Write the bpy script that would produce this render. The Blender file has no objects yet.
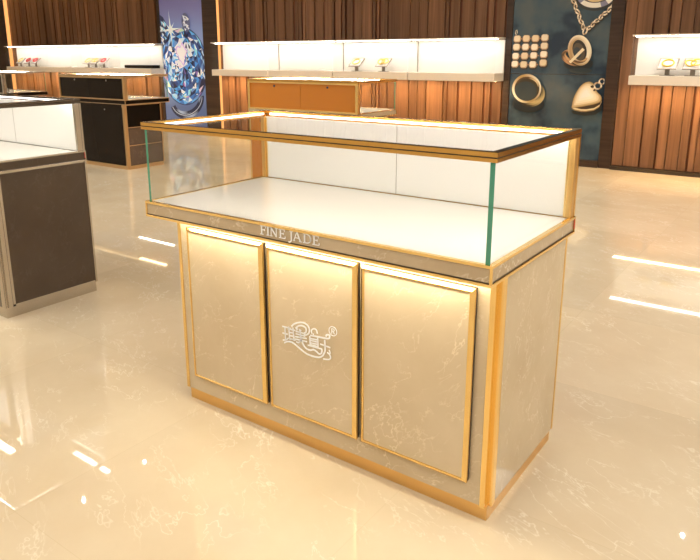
import bpy, bmesh, math, random
from mathutils import Vector, Matrix

SC = bpy.context.scene
COL = SC.collection

# ------------------------------------------------------------------ camera
def make_camera():
    yaw, pitch, roll = -0.6302409, 0.2454431, -0.0030831
    f = Vector((math.sin(yaw)*math.cos(pitch), math.cos(yaw)*math.cos(pitch), -math.sin(pitch)))
    r = Vector((math.cos(yaw), -math.sin(yaw), 0)); u = r.cross(f)
    c, s = math.cos(roll), math.sin(roll)
    r2, u2 = c*r + s*u, -s*r + c*u
    cd = bpy.data.cameras.new('camera'); cam = bpy.data.objects.new('camera', cd); COL.objects.link(cam)
    m = Matrix.Identity(4)
    for i in range(3):
        m[i][0], m[i][1], m[i][2] = r2[i], u2[i], -f[i]
    m.translation = Vector((1.771578, -1.355651, 1.204368))
    cam.matrix_world = m
    cd.sensor_fit = 'HORIZONTAL'; cd.sensor_width = 36; cd.lens = 36*672.0687/700
    cd.shift_x = 9.382/700; cd.shift_y = -57.121/700
    cd.clip_start = 0.05; cd.clip_end = 100
    SC.camera = cam
make_camera()

# ------------------------------------------------------------------ world, exposure, light levels
w = bpy.data.worlds.new('world'); SC.world = w; w.use_nodes = True
w.node_tree.nodes['Background'].inputs[0].default_value = (1, 0.93, 0.82, 1)
w.node_tree.nodes['Background'].inputs[1].default_value = 0.05
SC.view_settings.view_transform = 'Standard'; SC.view_settings.look = 'None'
SC.view_settings.exposure = 0.16; SC.view_settings.gamma = 1.0
SC.view_settings.use_curve_mapping = False
SC.cycles.use_denoising = True
SC.cycles.max_bounces = 10
SC.cycles.transparent_max_bounces = 24
SC.cycles.sample_clamp_indirect = 6.0

CEIL = 3.0
P_PANEL = 8.0        # unseen ceiling panels added as fill
P_SPOT = 50.0        # recessed downlights, most of them added as fill
E_CASE = 22.0         # strips in the wall cases
E_UNDER = 58.0       # strips under the wall cases
E_STRIP = 31.0       # strips in the counters' glass tops
E_APRON = 32.0       # strip below the counters' overhang

# ------------------------------------------------------------------ materials
def new_mat(name):
    m = bpy.data.materials.new(name); m.use_nodes = True
    nt = m.node_tree; b = nt.nodes['Principled BSDF']
    return m, nt, b
def plain(name, col, rough=0.4, metal=0.0, spec=0.5, coat=0.0):
    m, nt, b = new_mat(name)
    b.inputs['Base Color'].default_value = (*col, 1)
    b.inputs['Roughness'].default_value = rough; b.inputs['Metallic'].default_value = metal
    b.inputs['Specular IOR Level'].default_value = spec; b.inputs['Coat Weight'].default_value = coat
    # faint surface variation so that nothing is perfectly flat
    n = nt.nodes.new('ShaderNodeTexNoise'); n.inputs['Scale'].default_value = 14
    tc = nt.nodes.new('ShaderNodeTexCoord'); nt.links.new(tc.outputs['Object'], n.inputs['Vector'])
    dv = 0.004 if metal > 0.5 else 0.02
    mr = nt.nodes.new('ShaderNodeMapRange'); mr.inputs[3].default_value = max(rough-dv, 0.0); mr.inputs[4].default_value = rough+dv
    nt.links.new(n.outputs[0], mr.inputs[0]); nt.links.new(mr.outputs[0], b.inputs['Roughness'])
    return m
def emit(name, col, strength):
    m = bpy.data.materials.new(name); m.use_nodes = True; nt = m.node_tree
    nt.nodes.clear(); e = nt.nodes.new('ShaderNodeEmission'); o = nt.nodes.new('ShaderNodeOutputMaterial')
    e.inputs[0].default_value = (*col, 1); e.inputs[1].default_value = strength
    nt.links.new(e.outputs[0], o.inputs[0]); return m
def glass(name, tint=(0.97, 0.99, 0.975), k=0.4):
    m = bpy.data.materials.new(name); m.use_nodes = True; nt = m.node_tree
    nt.nodes.clear(); L = nt.links.new
    t = nt.nodes.new('ShaderNodeBsdfTransparent'); t.inputs[0].default_value = (*tint, 1)
    g = nt.nodes.new('ShaderNodeBsdfGlossy'); g.inputs['Roughness'].default_value = 0.0; g.inputs['Color'].default_value = (1, 1, 1, 1)
    fr = nt.nodes.new('ShaderNodeFresnel'); fr.inputs[0].default_value = 1.5
    mu = nt.nodes.new('ShaderNodeMath'); mu.operation = 'MULTIPLY'; mu.inputs[1].default_value = k
    mx = nt.nodes.new('ShaderNodeMixShader'); o = nt.nodes.new('ShaderNodeOutputMaterial')
    # the same reflectance from both sides of the sheet
    geo = nt.nodes.new('ShaderNodeNewGeometry'); ior = nt.nodes.new('ShaderNodeMapRange')
    ior.inputs[3].default_value = 1.5; ior.inputs[4].default_value = 1/1.5
    L(geo.outputs['Backfacing'], ior.inputs[0])
    L(ior.outputs[0], fr.inputs[0])
    L(fr.outputs[0], mu.inputs[0]); L(mu.outputs[0], mx.inputs[0]); L(t.outputs[0], mx.inputs[1]); L(g.outputs[0], mx.inputs[2]); L(mx.outputs[0], o.inputs[0])
    fr.inputs[0].default_value = 1.5
    return m
def marble(name, a, b_, vein, rough, scale=1.0, spec=0.5, tiles=None, veinw=0.012, coat=0.0, vmix=0.6):
    """Polished stone: clouded base, fine crossing veins; optional large tiles with a joint."""
    m, nt, b = new_mat(name); L = nt.links.new; N = nt.nodes.new
    tc = N('ShaderNodeTexCoord'); mp = N('ShaderNodeMapping'); mp.inputs['Scale'].default_value = (scale, scale, scale)
    mp.inputs['Rotation'].default_value = (0.5, 0.35, 0.55)
    L(tc.outputs['Object'], mp.inputs[0])
    n1 = N('ShaderNodeTexNoise'); n1.inputs['Scale'].default_value = 2.2; n1.inputs['Detail'].default_value = 6; n1.inputs['Roughness'].default_value = 0.6
    L(mp.outputs[0], n1.inputs['Vector'])
    r1 = N('ShaderNodeMix'); r1.data_type = 'RGBA'; r1.inputs[6].default_value = (*a, 1); r1.inputs[7].default_value = (*b_, 1)
    mr = N('ShaderNodeMapRange'); mr.inputs[1].default_value = 0.3; mr.inputs[2].default_value = 0.7
    L(n1.outputs[0], mr.inputs[0]); L(mr.outputs[0], r1.inputs[0])
    last = r1.outputs[2]
    def veins(sc, width, strength, seed):
        nonlocal last
        mp2 = N('ShaderNodeMapping'); mp2.inputs['Location'].default_value = (seed, seed*0.7, seed*1.3)
        mp2.inputs['Scale'].default_value = (0.8, 2.3, 1.6); L(mp.outputs[0], mp2.inputs[0])
        nv = N('ShaderNodeTexNoise'); nv.inputs['Scale'].default_value = sc; nv.inputs['Detail'].default_value = 5; nv.inputs['Roughness'].default_value = 0.62; nv.inputs['Distortion'].default_value = 0.45
        L(mp2.outputs[0], nv.inputs['Vector'])
        s = N('ShaderNodeMath'); s.operation = 'SUBTRACT'; s.inputs[1].default_value = 0.5; L(nv.outputs[0], s.inputs[0])
        ab = N('ShaderNodeMath'); ab.operation = 'ABSOLUTE'; L(s.outputs[0], ab.inputs[0])
        q = N('ShaderNodeMapRange'); q.inputs[1].default_value = 0; q.inputs[2].default_value = width; q.inputs[3].default_value = strength; q.inputs[4].default_value = 0
        L(ab.outputs[0], q.inputs[0])
        gate = N('ShaderNodeTexNoise'); gate.inputs['Scale'].default_value = sc*1.3; L(mp2.outputs[0], gate.inputs['Vector'])
        gr = N('ShaderNodeMapRange'); gr.inputs[1].default_value = 0.45; gr.inputs[2].default_value = 0.62; L(gate.outputs[0], gr.inputs[0])
        mm = N('ShaderNodeMath'); mm.operation = 'MULTIPLY'; L(q.outputs[0], mm.inputs[0]); L(gr.outputs[0], mm.inputs[1])
        mx = N('ShaderNodeMix'); mx.data_type = 'RGBA'; mx.inputs[7].default_value = (*vein, 1)
        L(mm.outputs[0], mx.inputs[0]); L(last, mx.inputs[6]); last = mx.outputs[2]
    veins(1.7, veinw*0.55, vmix, 3.1); veins(3.6, veinw*0.9, vmix*0.75, 9.7)
    if tiles:
        br = N('ShaderNodeTexBrick'); br.offset = 0.0; br.squash = 1.0
        br.inputs['Scale'].default_value = 1.0; br.inputs['Brick Width'].default_value = tiles[0]; br.inputs['Row Height'].default_value = tiles[1]
        br.inputs['Mortar Size'].default_value = 0.0012; br.inputs['Mortar Smooth'].default_value = 0.3
        br.inputs['Color1'].default_value = (0.93, 0.93, 0.93, 1); br.inputs['Color2'].default_value = (1.03, 1.03, 1.03, 1); br.inputs['Mortar'].default_value = (0.88, 0.87, 0.84, 1)
        mp3 = N('ShaderNodeMapping'); mp3.inputs['Location'].default_value = (tiles[2], tiles[3], 0)
        L(tc.outputs['Object'], mp3.inputs[0]); L(mp3.outputs[0], br.inputs['Vector'])
        mx = N('ShaderNodeMix'); mx.data_type = 'RGBA'; mx.blend_type = 'MULTIPLY'; mx.inputs[0].default_value = 1
        L(last, mx.inputs[6]); L(br.outputs[0], mx.inputs[7]); last = mx.outputs[2]
    L(last, b.inputs['Base Color'])
    b.inputs['Roughness'].default_value = rough; b.inputs['Specular IOR Level'].default_value = spec
    b.inputs['Coat Weight'].default_value = coat; b.inputs['Coat Roughness'].default_value = 0.02
    return m
def wood(name, dark, light, rough=0.45, vertical=True, island=0.35, grain=1.0):
    m, nt, b = new_mat(name); L = nt.links.new; N = nt.nodes.new
    tc = N('ShaderNodeTexCoord'); mp = N('ShaderNodeMapping')
    mp.inputs['Scale'].default_value = (34*grain, 34*grain, 1.0) if vertical else (1.2, 8, 40*grain)
    geo = N('ShaderNodeNewGeometry'); 
    add = N('ShaderNodeVectorMath'); add.operation = 'ADD'
    sc = N('ShaderNodeMath'); sc.operation = 'MULTIPLY'; sc.inputs[1].default_value = 37.0
    L(geo.outputs['Random Per Island'], sc.inputs[0]); L(tc.outputs['Object'], mp.inputs[0])
    L(mp.outputs[0], add.inputs[0]); L(sc.outputs[0], add.inputs[1])
    n = N('ShaderNodeTexNoise'); n.inputs['Scale'].default_value = 1.0; n.inputs['Detail'].default_value = 5; n.inputs['Distortion'].default_value = 0.6
    L(add.outputs[0], n.inputs['Vector'])
    mr = N('ShaderNodeMapRange'); mr.inputs[1].default_value = 0.3; mr.inputs[2].default_value = 0.7; L(n.outputs[0], mr.inputs[0])
    mx = N('ShaderNodeMix'); mx.data_type = 'RGBA'; mx.inputs[6].default_value = (*dark, 1); mx.inputs[7].default_value = (*light, 1)
    L(mr.outputs[0], mx.inputs[0])
    ir = N('ShaderNodeMapRange'); ir.inputs[3].default_value = 1-island; ir.inputs[4].default_value = 1+island*0.6
    L(geo.outputs['Random Per Island'], ir.inputs[0])
    vm = N('ShaderNodeVectorMath'); vm.operation = 'SCALE'; L(mx.outputs[2], vm.inputs[0]); L(ir.outputs[0], vm.inputs['Scale'])
    L(vm.outputs[0], b.inputs['Base Color']); b.inputs['Roughness'].default_value = rough
    b.inputs['Specular IOR Level'].default_value = 0.35
    return m
def art(name, rough=0.25, glow=0.0):
    m, nt, b = new_mat(name)
    a = nt.nodes.new('ShaderNodeVertexColor'); a.layer_name = 'print'
    nt.links.new(a.outputs[0], b.inputs['Base Color']); b.inputs['Roughness'].default_value = rough
    if glow:
        nt.links.new(a.outputs[0], b.inputs['Emission Color']); b.inputs['Emission Strength'].default_value = glow
    return m

M = {}
M['floor'] = marble('floor_marble', (0.68, 0.56, 0.385), (0.76, 0.655, 0.48), (0.95, 0.90, 0.78), 0.025, 1.0, 0.5, (0.8, 0.8, 0.68, 0.60), 0.012)
M['stone'] = marble('champagne_marble', (0.58, 0.46, 0.30), (0.66, 0.545, 0.375), (0.90, 0.80, 0.60), 0.06, 1.6, 0.5, None, 0.011)
M['band_stone'] = marble('band_marble', (0.46, 0.35, 0.22), (0.54, 0.43, 0.29), (0.85, 0.76, 0.60), 0.05, 1.6, 0.6, None, 0.011)
M['brown_stone'] = marble('brown_marble', (0.055, 0.034, 0.022), (0.075, 0.048, 0.032), (0.13, 0.09, 0.07), 0.05, 1.5, 0.45, None, 0.02, 0.3, 0.35)
M['mauve_stone'] = marble('mauve_marble', (0.09, 0.055, 0.04), (0.12, 0.075, 0.055), (0.28, 0.2, 0.16), 0.06, 1.5, 0.6, None, 0.02, 0.2, 0.35)
M['gold'] = plain('polished_gold', (0.95, 0.68, 0.28), 0.20, 1.0)
M['gold_satin'] = plain('satin_gold', (0.78, 0.50, 0.19), 0.28, 0.85)
M['rail_gold'] = plain('orange_gold_rail', (0.78, 0.46, 0.13), 0.2, 1.0)
M['gold_soft'] = plain('brushed_bronze_gold', (0.62, 0.42, 0.22), 0.32, 0.9)
M['steel'] = plain('polished_steel', (0.56, 0.51, 0.45), 0.18, 1.0)
M['steel_dark'] = plain('dark_steel', (0.16, 0.13, 0.11), 0.12, 1.0)
M['glass'] = glass('clear_glass', (0.955, 0.955, 0.935), 0.25); M['glass_top'] = glass('clear_top_glass', (0.985, 0.985, 0.98), 0.15); M['glass_edge'] = plain('green_glass_edge', (0.06, 0.30, 0.20), 0.08, 0.0, 0.8)
M['white_in'] = plain('white_lacquer', (0.78, 0.77, 0.76), 0.35)
M['deck'] = plain('white_deck_glossy', (0.84, 0.82, 0.79), 0.06, 0.0, 0.5)
M['orange'] = plain('orange_lacquer', (0.55, 0.20, 0.03), 0.15, 0.0, 0.4)
M['black'] = plain('black_brown_lacquer', (0.014, 0.009, 0.006), 0.10, 0.0, 0.12)
M['border'] = plain('smoked_border', (0.10, 0.085, 0.06), 0.12, 0.6)
M['dark'] = plain('dark_groove_and_shade', (0.05, 0.03, 0.015), 0.4)
M['lock'] = plain('lock_dark', (0.03, 0.06, 0.09), 0.3, 0.8)
M['lock_light'] = plain('lock_grey', (0.35, 0.33, 0.30), 0.3, 0.8)
M['white_print'] = plain('white_lettering', (0.98, 0.98, 0.97), 0.3)
M['red'] = plain('red_mark', (0.65, 0.03, 0.03), 0.4)
M['tray'] = plain('shelf_champagne_lacquer', (0.90, 0.81, 0.70), 0.3)
M['wall_white'] = plain('white_back_panel', (0.86, 0.84, 0.80), 0.5)
M['paint'] = plain('warm_wall_paint', (0.66, 0.60, 0.50), 0.6)
M['ceil'] = plain('ceiling_paint', (0.84, 0.81, 0.76), 0.7)
M['slat'] = wood('slat_wood', (0.13, 0.060, 0.028), (0.24, 0.118, 0.060), 0.42, True, 0.32)
M['slat_back'] = wood('slat_backing_wood', (0.10, 0.03, 0.012), (0.16, 0.05, 0.02), 0.5)
M['frame_wood'] = wood('dark_frame_wood', (0.030, 0.016, 0.010), (0.060, 0.034, 0.022), 0.35, False, 0.1)
M['skirt'] = plain('dark_skirting', (0.04, 0.025, 0.015), 0.3)
M['yellow'] = plain('yellow_gold', (0.85, 0.55, 0.015), 0.3, 0.15)
M['grey_metal'] = plain('grey_brown_metal', (0.28, 0.24, 0.20), 0.35, 0.7)
M['cream'] = plain('cream_velvet', (0.75, 0.68, 0.48), 0.8)
M['led_white'] = emit('led_white', (1, 0.95, 0.86), E_STRIP)
M['led_back'] = emit('led_white_dim', (1, 0.96, 0.90), 5.0)
M['led_case'] = emit('led_case', (1, 0.95, 0.88), E_CASE)
M['led_under'] = emit('led_amber', (1, 0.66, 0.30), E_UNDER)
M['led_apron'] = emit('led_apron', (1, 0.90, 0.70), E_APRON)
M['fill_light'] = emit('fill_diffuser', (1, 0.98, 0.95), P_PANEL)
M['art'] = art('poster_print', 0.3); M['art_lit'] = art('backlit_print', 0.3, 0.25)

# ------------------------------------------------------------------ mesh helpers
def bx(bm, x0, x1, y0, y1, z0, z1, mi=0, bev=0.0):
    vs = [bm.verts.new((x, y, z)) for x in (x0, x1) for y in (y0, y1) for z in (z0, z1)]
    fs = []
    for a in ((0,1,3,2),(4,6,7,5),(0,4,5,1),(2,3,7,6),(0,2,6,4),(1,5,7,3)):
        f = bm.faces.new([vs[i] for i in a]); f.material_index = mi; fs.append(f)
    if bev:
        es = {e for f in fs for e in f.edges}
        r = bmesh.ops.bevel(bm, geom=list(es), offset=bev, segments=2, affect='EDGES', profile=0.6)
        for f in r['faces']: f.material_index = mi
    return vs
def obj(name, bm, mats, parent=None, smooth=False, **props):
    bmesh.ops.recalc_face_normals(bm, faces=bm.faces)
    me = bpy.data.meshes.new(name); bm.to_mesh(me); bm.free()
    for mm in (mats if isinstance(mats, (list, tuple)) else [mats]): me.materials.append(M[mm] if isinstance(mm, str) else mm)
    if smooth:
        for p in me.polygons: p.use_smooth = True
    o = bpy.data.objects.new(name, me); COL.objects.link(o)
    if parent: o.parent = parent
    for k, v in props.items(): o[k] = v
    return o
def box(name, b, mat, parent=None, bev=0.0, **props):
    bm = bmesh.new(); bx(bm, *b, bev=bev); return obj(name, bm, mat, parent, **props)
def thing(name, label, cat, loc=(0, 0, 0), rz=0, group=None):
    o = bpy.data.objects.new(name, None); COL.objects.link(o); o.location = loc; o.rotation_euler = (0, 0, rz)
    o.empty_display_size = 0.1
    tag(o, label, cat, group); return o
def tag(o, label, cat, group=None):
    o['label'] = label; o['category'] = cat
    if group: o['group'] = group
    return o
def pane(name, b, parent, thin):
    """Sheet of glass: faces across the thin axis are clear, the edges are green."""
    bm = bmesh.new(); bx(bm, *b); bm.normal_update()
    for f in bm.faces:   # only the cut edge facing the front corner shows its green tint
        f.material_index = 1 if (thin == 0 and f.normal.y < -0.9) else 0
    return obj(name, bm, ['glass', 'glass_edge'], parent)
def loops(bm, ls, cap=True, mi=0):
    vv = [[bm.verts.new(p) for p in l] for l in ls]
    for a, b in zip(vv, vv[1:]):
        n = len(a)
        for i in range(n):
            f = bm.faces.new([a[i], a[(i+1) % n], b[(i+1) % n], b[i]]); f.material_index = mi
def tube(bm, pts, r, n=8, closed=False):
    rings = []; N_ = len(pts)
    for i, p in enumerate(pts):
        p = Vector(p)
        a = Vector(pts[i-1]) if (i > 0 or closed) else p; b = Vector(pts[(i+1) % N_]) if (i < N_-1 or closed) else p
        t = (b-a).normalized(); up = Vector((0, 0, 1)) if abs(t.z) < 0.9 else Vector((1, 0, 0))
        u = t.cross(up).normalized(); v = t.cross(u)
        rings.append([bm.verts.new(p + r*(math.cos(2*math.pi*k/n)*u + math.sin(2*math.pi*k/n)*v)) for k in range(n)])
    rr = list(zip(rings, rings[1:])) + ([(rings[-1], rings[0])] if closed else [])
    for a, b in rr:
        for k in range(n): bm.faces.new([a[k], a[(k+1) % n], b[(k+1) % n], b[k]])
    if not closed:
        bm.faces.new(rings[0][::-1]); bm.faces.new(rings[-1])
def cyl(bm, x, y, z0, z1, r, n=24, axis='z'):
    c = []
    for z in (z0, z1):
        ring = []
        for k in range(n):
            a = 2*math.pi*k/n; p = (x+r*math.cos(a), y+r*math.sin(a), z)
            if axis == 'y': p = (x+r*math.cos(a), z, y+r*math.sin(a))
            ring.append(bm.verts.new(p))
        c.append(ring)
    for k in range(n): bm.faces.new([c[0][k], c[0][(k+1) % n], c[1][(k+1) % n], c[1][k]])
    bm.faces.new(c[0][::-1]); bm.faces.new(c[1])
def copy_tree(o, parent=None):
    c = o.copy(); COL.objects.link(c)
    if parent: c.parent = parent
    for ch in list(o.children): copy_tree(ch, c)
    return c
def struct(o): o['kind'] = 'structure'; return o

# ------------------------------------------------------------------ the room
WX0, WX1, WY0, WY1 = -13.6, 4.6, -4.2, 6.3
struct(box('floor', (WX0, WX1, WY0, WY1, -0.1, 0.0), 'floor'))
struct(box('ceiling', (WX0, WX1, WY0, WY1, CEIL, CEIL+0.1), 'ceil'))
struct(box('wall_back', (WX0, WX1, 6.2, WY1, 0, CEIL), 'paint'))
struct(box('wall_left', (WX0-0.1, WX0, WY0, WY1, 0, CEIL), 'paint'))
struct(box('wall_right', (WX1, WX1+0.1, WY0, WY1, 0, CEIL), 'paint'))
struct(box('wall_front', (WX0, WX1, WY0-0.1, WY0, 0, CEIL), 'paint'))

TOPZ = 2.42
def slat_wall(name, x0, x1, seed):
    rnd = random.Random(seed); bm = bmesh.new(); x = x0
    while x < x1-0.02:
        wd = min(rnd.choice((0.06, 0.09, 0.12, 0.15, 0.17)), x1-x)
        d = rnd.choice((0.012, 0.022, 0.034))
        g = rnd.choice((0.006, 0.018, 0.030))
        bx(bm, x+0.002, x+wd-g, 6.162-d, 6.17, 0.045, TOPZ)
        x += wd
    bx(bm, x0, x1, 6.168, 6.199, 0.0, TOPZ, mi=1)
    return struct(obj(name, bm, ['slat', 'slat_back']))
slat_wall('trim_1', -11.97, -7.405, 4)
slat_wall('trim_2', -5.95, -1.375, 11)
slat_wall('trim_3', -0.10, 4.55, 23)
box('baseboard_back', (-11.86, -7.42, 6.10, 6.165, 0, 0.04), 'skirt', kind='structure')
box('baseboard_back', (-5.95, -1.375, 6.10, 6.165, 0, 0.04), 'skirt', kind='structure')
box('baseboard_back', (-0.10, 4.55, 6.10, 6.165, 0, 0.04), 'skirt', kind='structure')
# plain wood header above the slats with the lamp cove
box('trim_4', (-11.86, -7.42, 5.98, 6.19, TOPZ+0.03, CEIL), 'frame_wood', kind='structure')
box('trim_5', (-5.95, -1.375, 5.98, 6.19, TOPZ+0.03, CEIL), 'frame_wood', kind='structure')
box('trim_6', (-0.10, 4.55, 5.98, 6.19, TOPZ+0.03, CEIL), 'frame_wood', kind='structure')
# dark wood posts between the wall bays, full height
def post(n, x0, x1, d=0.10):
    bm = bmesh.new(); bx(bm, x0, x1, 6.199-d, 6.199, 0, CEIL, bev=0.004)
    struct(obj('trim_%d' % n, bm, 'frame_wood'))
post(7, -13.5, -11.98, 0.14); post(8, -7.40, -7.335, 0.06); post(9, -6.27, -5.955, 0.12)
post(10, -1.37, -1.295, 0.06); post(11, -0.235, -0.105, 0.06)
struct(box('trim_12', (-1.292, -0.236, 6.12, 6.19, 0, 0.075), 'frame_wood'))
struct(box('trim_13', (-7.334, -6.271, 6.12, 6.19, 0, 0.06), 'frame_wood'))
# glowing orange strips that paint the lit wood returns beside the posts
return_glow = emit('lit_return_glow', (1, 0.42, 0.13), 1.25)
def light_strip(name, b, mat, label, cat='led strip', group=None):
    return tag(box(name, b, mat), label, cat, group)
light_strip('led_or_glow_strip', (-5.9545, -5.950, 6.085, 6.16, 0.05, TOPZ), return_glow, 'added amber glow for the lit wood return at the dark post right of the blue diamond poster')
light_strip('led_or_glow_strip', (-11.9795, -11.975, 6.07, 6.16, 0.05, TOPZ), return_glow, 'added amber glow for the lit wood return at the dark post at the far left')
light_strip('led_or_glow_strip', (-11.8, -7.5, 6.06, 6.08, TOPZ, TOPZ+0.025), emit('led_amber_top', (1, 0.72, 0.38), 14), 'warm light strip in the cove over the far left slatted wall')

# ------------------------------------------------------------------ ceiling lamps, with added fill panels and downlights
for i, (x, y, sx, sy) in enumerate([(0.4, -2.6, 1.3, 1.0), (3.2, -1.9, 1.0, 1.5), (-2.6, -1.7, 1.6, 1.2), (-5.6, -1.7, 1.6, 1.2), (-8.6, -1.7, 1.6, 1.2), (3.0, 1.6, 1.2, 1.6), (-11.4, -1.7, 1.6, 1.2), (3.2, 4.0, 1.0, 1.2)]):  # unseen panels added to light the room, kept out of the floor's reflections
    t = thing('fill_panel', 'added flat fill panel on the ceiling above the shop floor, outside the picture', 'fill light', (x, y, CEIL), group='added ceiling fill panels')
    box('frame', (-sx/2-0.03, sx/2+0.03, -sy/2-0.03, sy/2+0.03, -0.02, 0), 'steel', t)
    box('diffuser', (-sx/2, sx/2, -sy/2, sy/2, -0.028, -0.02), 'fill_light', t)
dl_mat = emit('downlight_lens', (1, 0.95, 0.85), 16)
def downlight(x, y, r, power):
    t = thing('downlight', 'small round recessed ceiling downlight, some mirrored as floor dots, others added as fill', 'downlight', (x, y, CEIL), group='recessed downlights')
    bm = bmesh.new(); cyl(bm, 0, 0, -0.012, 0, r+0.02); obj('trim_ring', bm, 'steel', t)
    bm = bmesh.new(); cyl(bm, 0, 0, -0.016, -0.012, r); obj('lens', bm, dl_mat, t)
    ld = bpy.data.lights.new('downlight_beam', 'SPOT'); ld.energy = power; ld.spot_size = math.radians(120); ld.spot_blend = 0.9; ld.color = (1, 0.97, 0.92); ld.shadow_soft_size = 0.014
    lo = bpy.data.objects.new('downlight_beam', ld); COL.objects.link(lo); lo.parent = t; lo.location = (0, 0, -0.03)
for x, y in [(-3.62, 2.5), (-3.575, 1.744), (-2.2, 2.14), (-6.4, 4.6), (-8.8, 4.6), (-4.0, 4.9), (-1.2, 4.9), (1.2, 4.6), (-6.6, 1.4), (2.6, 4.9), (0.4, 2.9)]:  # first three read from floor dots, the rest added to brighten the floor
    downlight(x, y, 0.014, P_SPOT)
t = thing('linear_light', 'thin white linear ceiling lamp mirrored as a streak in the floor', 'linear light', (-4.08, 2.17, CEIL))
box('housing', (-0.32, 0.32, -0.03, 0.03, -0.02, 0), 'steel', t)
box('diffuser', (-0.30, 0.30, -0.022, 0.022, -0.026, -0.02), emit('linear_diffuser', (1, 0.95, 0.88), 30), t)
# ------------------------------------------------------------------ lettering shapes
def strip(bm, pts, wdt, y, th=0.0012, taper=False):
    """Flat ribbon along pts in the x-z plane with a little thickness towards -y."""
    P = [Vector((a, b)) for a, b in pts]; n = len(P); L_, R_ = [], []
    for i in range(n):
        a = P[max(i-1, 0)]; b = P[min(i+1, n-1)]; t = (b-a).normalized(); nn = Vector((-t.y, t.x))
        ww = wdt/2
        L_.append(P[i]+nn*ww); R_.append(P[i]-nn*ww)
    f0 = [[bm.verts.new((q.x, yy, q.y)) for q in S] for yy in (y-th, y) for S in (L_, R_)]
    a, b, c, d = f0
    for i in range(n-1):
        bm.faces.new([a[i], a[i+1], b[i+1], b[i]]); bm.faces.new([a[i], c[i], c[i+1], a[i+1]]); bm.faces.new([b[i], b[i+1], d[i+1], d[i]])
    bm.faces.new([a[0], b[0], d[0], c[0]]); bm.faces.new([a[-1], c[-1], d[-1], b[-1]])
def smooth_pts(pts, k=4):
    if len(pts) < 3: return pts
    out = []
    for i in range(len(pts)-1):
        p0 = Vector(pts[max(i-1, 0)]); p1 = Vector(pts[i]); p2 = Vector(pts[i+1]); p3 = Vector(pts[min(i+2, len(pts)-1)])
        for j in range(k):
            t = j/k
            q = 0.5*((2*p1)+(-p0+p2)*t+(2*p0-5*p1+4*p2-p3)*t*t+(-p0+3*p1-3*p2+p3)*t**3); out.append(tuple(q))
    out.append(tuple(pts[-1])); return out
SERIF = {  # strokes in a cap height of 1: (points, width); thick stems, hairlines and slab serifs
 'F': [([(.17,0),(.17,1)],.15), ([(.0,.02),(.36,.02)],.05), ([(.0,.98),(.62,.98)],.05), ([(.62,1.0),(.62,.76)],.045), ([(.17,.53),(.5,.53)],.05), ([(.5,.64),(.5,.42)],.045)],
 'I': [([(.16,0),(.16,1)],.15), ([(0,.02),(.32,.02)],.05), ([(0,.98),(.32,.98)],.05)],
 'N': [([(.15,0),(.15,1)],.06), ([(.12,.98),(.82,.03)],.15), ([(.82,0),(.82,1)],.06), ([(0,.02),(.3,.02)],.05), ([(.66,.98),(.98,.98)],.05), ([(0,.98),(.16,.98)],.05)],
 'E': [([(.17,0),(.17,1)],.15), ([(0,.02),(.64,.02)],.05), ([(0,.98),(.6,.98)],.05), ([(.6,1),(.6,.78)],.045), ([(.65,0),(.68,.26)],.045), ([(.17,.52),(.48,.52)],.05), ([(.48,.63),(.48,.41)],.045)],
 'J': [([(.26,1),(.26,.05),(.22,-.12),(.12,-.24),(.0,-.27)],.14), ([(.1,.98),(.42,.98)],.05), ([(-.02,-.22),(.05,-.22)],.1)],
 'A': [([(.08,0),(.44,1.02)],.06), ([(.44,1.02),(.82,0)],.15), ([(.2,.36),(.66,.36)],.05), ([(0,.02),(.22,.02)],.05), ([(.68,.02),(.98,.02)],.05)],
 'D': [([(.17,0),(.17,1)],.15), ([(0,.98),(.4,.98),(.66,.9),(.84,.7),(.88,.5),(.84,.3),(.66,.1),(.4,.02),(0,.02)],.06), ([(.80,.76),(.86,.5),(.80,.24)],.12)],
}
def brand_lettering(parent, x_off=0):
    bm = bmesh.new(); H = 0.0255
    for ch, x, wd in (('F',.5015,.022),('I',.526,.01),('N',.5385,.0285),('E',.5715,.0235),('J',.6065,.016),('A',.6225,.031),('D',.658,.0275),('E',.690,.0235)):
        nat = {'F':.66,'I':.32,'N':.98,'E':.69,'J':.42,'A':.98,'D':.9}[ch]
        for pts, ww in SERIF[ch]:
            if len(pts) > 3: pts = smooth_pts(pts, 3)
            strip(bm, [(x+a/nat*wd, 0.7115+b*H) for a, b in pts], max(ww*1.12, .105)*H, -0.0008)
    return obj('lettering', bm, 'white_print', parent, label='white serif capitals reading FINE JADE')
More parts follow.
